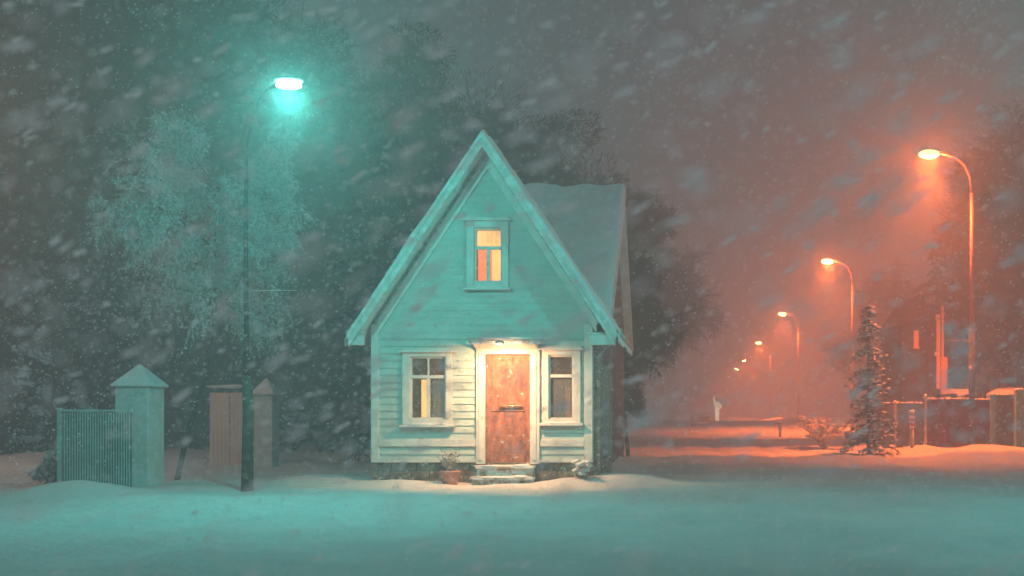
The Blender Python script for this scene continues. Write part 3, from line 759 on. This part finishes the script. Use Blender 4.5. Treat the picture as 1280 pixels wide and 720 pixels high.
post(1241, 36.3, .075, 0, 2.0, M['teal'], 'teal fence post between the red and grey fences')
post(1274, 34.6, .13, 0, 2.1, M['teal'], 'thick dark teal fence post at the right picture edge')
post(1157, 36.2, .04, 0, 1.95, M['palepost'], 'thin pale post at the left end of the red fence')
post(1119, 36.4, .035, 0, 1.75, M['palepost'], 'thin pale post between the striped marker and the spruce')
def shed(xa, xb, y, z0, z1, label):
    t = thing('garden_shed', ((xa+xb)/2, y, 0), label, 'shed', 'low sheds behind the fence')
    bm = B(); box(bm, xa+.1, xb-.1, y, y+2.2, 0, z0); obj('wall', bm, M['dark_house'], t)
    bm = B(); lump(bm, ((xa+xb)/2, y+1.1, z0), ((xb-xa)/2+.1, 1.35, z1-z0), 4, .25, xa); obj('roof_snow', bm, M['snowcap'], t, True)
    bm = B(); box(bm, xa-.05, xb+.05, y-.15, y+2.35, z0-.08, z0-.01); obj('roof', bm, M['dark_house'], t)
shed(X(1188, 41), X(1224, 41), 41, 2.15, 2.38, 'low shed with rounded snow on its roof behind the red fence')
shed(X(1246, 40), X(1310, 40), 40, 2.1, 2.36, 'wider shed under a snow mound behind the grey fence')
# timber building with a pale corner
by0 = 42.0
th = thing('timber_building', (X(1150, by0), by0, 0), 'dark timber building with a bright orange-lit corner behind the fence', 'building')
bm = B(); z = 0
while z < 4.9:
    prism_yz(bm, [(by0-.02, z), (by0, z+.2), (by0+.1, z+.2), (by0+.1, z)], X(1128, by0), X(1170, by0)); z += .2
box(bm, X(1128, by0), X(1172, by0), by0+.101, by0+5, 0, 4.9)
obj('wall', bm, M['dark_house'], th)
zb = lambda py: EYE+(CY-py)/F*by0
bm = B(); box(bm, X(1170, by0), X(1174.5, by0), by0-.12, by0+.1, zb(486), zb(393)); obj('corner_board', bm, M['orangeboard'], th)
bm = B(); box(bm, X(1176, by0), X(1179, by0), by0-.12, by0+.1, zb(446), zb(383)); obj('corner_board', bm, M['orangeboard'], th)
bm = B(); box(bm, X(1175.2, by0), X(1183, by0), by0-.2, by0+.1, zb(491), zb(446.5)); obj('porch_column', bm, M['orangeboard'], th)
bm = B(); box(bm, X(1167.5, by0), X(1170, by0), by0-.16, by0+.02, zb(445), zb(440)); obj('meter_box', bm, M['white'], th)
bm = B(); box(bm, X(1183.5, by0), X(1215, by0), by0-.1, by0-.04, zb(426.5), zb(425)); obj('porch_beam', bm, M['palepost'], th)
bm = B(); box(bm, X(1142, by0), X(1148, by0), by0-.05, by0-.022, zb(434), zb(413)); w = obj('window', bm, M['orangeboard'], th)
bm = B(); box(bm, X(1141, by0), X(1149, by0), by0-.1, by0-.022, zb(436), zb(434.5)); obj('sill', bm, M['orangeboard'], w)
bm = B(); prism_xz(bm, [(X(1122, by0), 4.85), (X(1178, by0), 4.85), (X(1150, by0), 6.0)], by0+.12, by0+5.2); rf_ = obj('roof', bm, M['dark_house'], th)

# striped marker post, far marker
def marker(px, d, h, r, label):
    x = X(px, d); t = thing('marker_post', (x, d, H(x, d)-.05), label, 'marker post', 'marker posts along the kerb')
    bm = B(); tube(bm, [(0, 0, 0), (0, 0, h*.55)], [r*.75, r*.75], 12); lpart('shaft', bm, M['palepost'], t, True)
    bm = B(); tube(bm, [(0, 0, h*.551), (0, 0, h*.96)], [r, r], 12); hd = lpart('striped_head', bm, M['white'], t, True)
    for k in range(3):
        bm = B(); z0 = h*(.60+.13*k); tube(bm, [(0, 0, z0), (0, 0, z0+h*.075)], [r*1.05, r*1.05], 12); lpart('red_band', bm, M['red'], hd, True)
    bm = B(); lump(bm, (0, 0, h*.97), (r*1.15, r*1.15, r*.9), 2, .2); lpart('snow', bm, M['snowcap'], t, True)
marker(1140, 35.2, 1.22, .085, 'red and white striped marker post in front of the dim fence')
marker(975, 56, .85, .09, 'small pale marker post far down the right kerb')

# bench
bxx = X(875, 68); bz = H(bxx, 68)-.25
b = thing('park_bench', (bxx, 68, bz), 'snow covered bench at the far left side of the street', 'bench')
bm = B()
for k in range(3): box(bm, -.6, .6, .0+.15*k, .12+.15*k, .44, .47)
lpart('seat', bm, M['wood'], b)
bm = B()
for k in range(3): box(bm, -.6, .6, .48, .51, .58+.12*k, .67+.12*k)
lpart('backrest', bm, M['wood'], b)
for s in (-.5, .5):
    for y in (.04, .44):
        bm = B(); box(bm, s-.03, s+.03, y-.03, y+.03, -.1, .438); lpart('leg', bm, M['poledark'], b)
bm = B(); lump(bm, (0, .2, .5), (.6, .24, .07), 3, .3); lump(bm, (0, .5, .94), (.6, .05, .04), 2, .3); lpart('snow', bm, M['snowcap'], b, True)

# ------------------------------------------------------------------ far pedestrian with one arm raised
def skinned(name, verts, edges, radii, m, parent, sub=2):
    me = bpy.data.meshes.new(name); me.from_pydata(verts, edges, []); me.materials.append(m)
    o = bpy.data.objects.new(name, me); C.objects.link(o); o.parent = parent
    sk = o.modifiers.new('skin', 'SKIN'); sk.use_smooth_shade = True
    for i, r in enumerate(radii):
        v = me.skin_vertices[0].data[i]; v.radius = (r, r) if not isinstance(r, tuple) else r
    me.skin_vertices[0].data[0].use_root = True
    sb = o.modifiers.new('sub', 'SUBSURF'); sb.levels = sub; sb.render_levels = sub
    return o
pd = 82.0; px_ = X(896.5, pd)
pt = thing('person', (px_, pd, H(px_, pd)), 'distant person in pale clothes raising one arm in the street', 'person')
V = [(0, 0, .92), (0, 0, 1.12), (0, 0, 1.34), (0, 0, 1.45), (0, -.01, 1.56), (0, -.02, 1.66),
     (-.17, 0, 1.40), (-.24, -.02, 1.66), (-.22, -.03, 1.90), (-.22, -.03, 1.98),
     (.17, 0, 1.38), (.30, .02, 1.14), (.20, -.10, .98), (.15, -.14, .97),
     (-.085, 0, .86), (-.075, -.02, .48), (-.06, .02, .09), (-.06, -.12, .04),
     (.085, 0, .86), (.075, -.01, .48), (.07, .03, .09), (.08, -.11, .04)]
E = [(0, 1), (1, 2), (2, 3), (3, 4), (4, 5), (2, 6), (6, 7), (7, 8), (8, 9), (2, 10), (10, 11), (11, 12), (12, 13), (0, 14), (14, 15), (15, 16), (16, 17), (0, 18), (18, 19), (19, 20), (20, 21)]
Rr = [(.17, .12), (.15, .11), (.17, .12), .06, .09, .085, .07, .055, .04, .035, .07, .055, .04, .035, .10, .075, .055, .045, .10, .075, .055, .045]
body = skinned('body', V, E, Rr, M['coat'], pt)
bm = B(); lump(bm, (0, -.015, 1.60), (.088, .10, .118), 3, .05)
for s in (-1, 1): lump(bm, (s*.088, 0, 1.60), (.015, .022, .03), 1)
tube(bm, [(0, -.11, 1.62), (0, -.135, 1.585), (0, -.11, 1.575)], [.01, .016, .01], 6)
lpart('face', bm, M['skin'], pt, True)
bm = B(); lump(bm, (0, .015, 1.645), (.098, .105, .095), 3, .1); lpart('hair', bm, M['hair'], pt, True)
for k, (bx_, bz_) in enumerate(((-.22, 2.0), (.14, .95))):
    for j in range(5):
        a = (-.6 if j == 4 else -.25+.16*j)
        d = Vector((math.sin(a), -.15, math.cos(a)))*(1 if k == 0 else -1)
        p0 = Vector((bx_, -.03 if k == 0 else -.14, bz_))
        bm = B() if j == 0 else bm
        tube(bm, [p0, p0+d*.05, p0+d*(.09, .105, .11, .095, .07)[j]+Vector((0, -.01, 0))], [.012, .010, .008], 6)
    lpart('hand', bm, M['skin'], pt, True)

# ------------------------------------------------------------------ falling snow (real flakes in the air)
def flakes():
    R = Rnd(77); vs, fs = [], []
    ico = bmesh.new(); bmesh.ops.create_icosphere(ico, subdivisions=1, radius=1)
    iv = [v.co.copy() for v in ico.verts]; idx = [[v.index for v in f.verts] for f in ico.faces]; ico.free()
    def add(p, r, ax, el):
        base = len(vs)
        for v in iv:
            k = R.uniform(.6, 1.25); q = v*k*r; q = q+ax*(q.dot(ax))*(el-1); vs.append(tuple(p+q))
        fs.extend([tuple(base+i for i in f) for f in idx])
    octv = [Vector(v) for v in ((1,0,0),(-1,0,0),(0,1,0),(0,-1,0),(0,0,1),(0,0,-1))]
    octf = ((0,2,4),(2,1,4),(1,3,4),(3,0,4),(2,0,5),(1,2,5),(3,1,5),(0,3,5))
    def tiny(p, r, ax, el):
        base = len(vs)
        for v in octv:
            q = v*R.uniform(.6, 1.3)*r; q = q+ax*(q.dot(ax))*(el-1); vs.append(tuple(p+q))
        fs.extend([tuple(base+i for i in f) for f in octf])
    def where(d0, d1):
        d = R.uniform(d0, d1); return Vector((R.uniform(-.68, .35)*d*1.08, d, EYE+R.uniform(-.17, .42)*d))
    wind = Vector((.92, 0, .38)).normalized()
    for i in range(1500):                              # close to the lens, out of focus
        p = where(.8, 4.8)
        if p.z < EYE-.02*p.y and R.random() < .65: continue
        ax = (wind+Vector((R.uniform(-.3, .3), R.uniform(-.3, .3), R.uniform(-.3, .3)))).normalized()
        r = R.uniform(.0016, .0074)*(.45+.55*min(1, p.y/2.5)); add(p, r, ax, R.uniform(1.2, 6.5))
        if R.random() < .4: add(p+ax*r*2.2, r*.6, ax, 1.3)
    n = 0
    while n < 24000:                                  # gusts: denser and thinner veils
        p = where(2.4, 14)
        if p.z < .03: continue
        g = noise.noise(Vector((p.x*.55-p.z*.2, p.y*.3, p.z*.75)))+.6*noise.noise(Vector((p.x*1.6, p.y*.8, p.z*2.1)))+.35*noise.noise(Vector((p.x*4, p.y*2, p.z*5)))
        if R.random() > sstep(-.25, .75, g)+.06: continue
        n += 1
        ax = (wind+Vector((R.uniform(-.4, .4), R.uniform(-.4, .4), R.uniform(-.4, .4)))).normalized()
        tiny(p, R.uniform(.0016, .0058)*(.6+p.y/22), ax, R.uniform(1, 2.6))
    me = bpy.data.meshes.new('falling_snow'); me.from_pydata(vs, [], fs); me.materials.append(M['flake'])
    o = bpy.data.objects.new('falling_snow', me); C.objects.link(o)
    tag(o, 'wind driven snowflakes filling the air', None, None, 'stuff')
flakes()

for o in list(C.objects):
    if o.parent and o.name.split('.')[0] in ('snow', 'step_snow'): o['kind'] = 'stuff'
# ------------------------------------------------------------------ world : snow haze
W = bpy.data.worlds.new('World'); S.world = W; W.use_nodes = True
nt = W.node_tree; nt.nodes.clear()
out = nt.nodes.new('ShaderNodeOutputWorld'); bg = nt.nodes.new('ShaderNodeBackground')
sky = nt.nodes.new('ShaderNodeTexSky'); sky.sky_type = 'NISHITA'; sky.sun_disc = False; sky.sun_elevation = math.radians(-4); sky.sun_rotation = math.radians(200)
nt.links.new(sky.outputs[0], bg.inputs[0]); bg.inputs[1].default_value = .08
nt.links.new(bg.outputs[0], out.inputs['Surface'])
SIG = .019
sc_ = nt.nodes.new('ShaderNodeVolumeScatter'); sc_.inputs['Density'].default_value = SIG*.55; sc_.inputs['Color'].default_value = (1, 1, 1, 1); sc_.inputs['Anisotropy'].default_value = .62
em = nt.nodes.new('ShaderNodeEmission'); em.inputs[0].default_value = (.036, .052, .060, 1); em.inputs[1].default_value = SIG
ad = nt.nodes.new('ShaderNodeAddShader'); nt.links.new(sc_.outputs[0], ad.inputs[0]); nt.links.new(em.outputs[0], ad.inputs[1]); 
ab = nt.nodes.new('ShaderNodeVolumeAbsorption'); ab.inputs['Density'].default_value = SIG*.45; ab.inputs['Color'].default_value = (0, 0, 0, 1)
ad2 = nt.nodes.new('ShaderNodeAddShader'); nt.links.new(ad.outputs[0], ad2.inputs[0]); nt.links.new(ab.outputs[0], ad2.inputs[1]); nt.links.new(ad2.outputs[0], out.inputs['Volume'])

# ------------------------------------------------------------------ camera
cam = bpy.data.cameras.new('camera'); co = bpy.data.objects.new('camera', cam); C.objects.link(co); S.camera = co
co.location = (0, 0, EYE); co.rotation_euler = (PI/2, 0, 0)
cam.sensor_width = 36; cam.lens = 36*F/1280; cam.shift_x = -(CX-640)/1280; cam.shift_y = (CY-360)/1280
cam.clip_start = .05; cam.clip_end = 3000
cam.dof.use_dof = True; cam.dof.focus_distance = 21; cam.dof.aperture_fstop = 1.5
S.view_settings.view_transform = 'Standard'; S.view_settings.look = 'None'; S.view_settings.exposure = 0; S.view_settings.gamma = 1
cy = S.cycles; cy.use_denoising = True; cy.max_bounces = 5; cy.diffuse_bounces = 2; cy.glossy_bounces = 2; cy.volume_bounces = 1; cy.transparent_max_bounces = 8
cy.sample_clamp_indirect = 4; cy.use_adaptive_sampling = True; cy.adaptive_threshold = .02
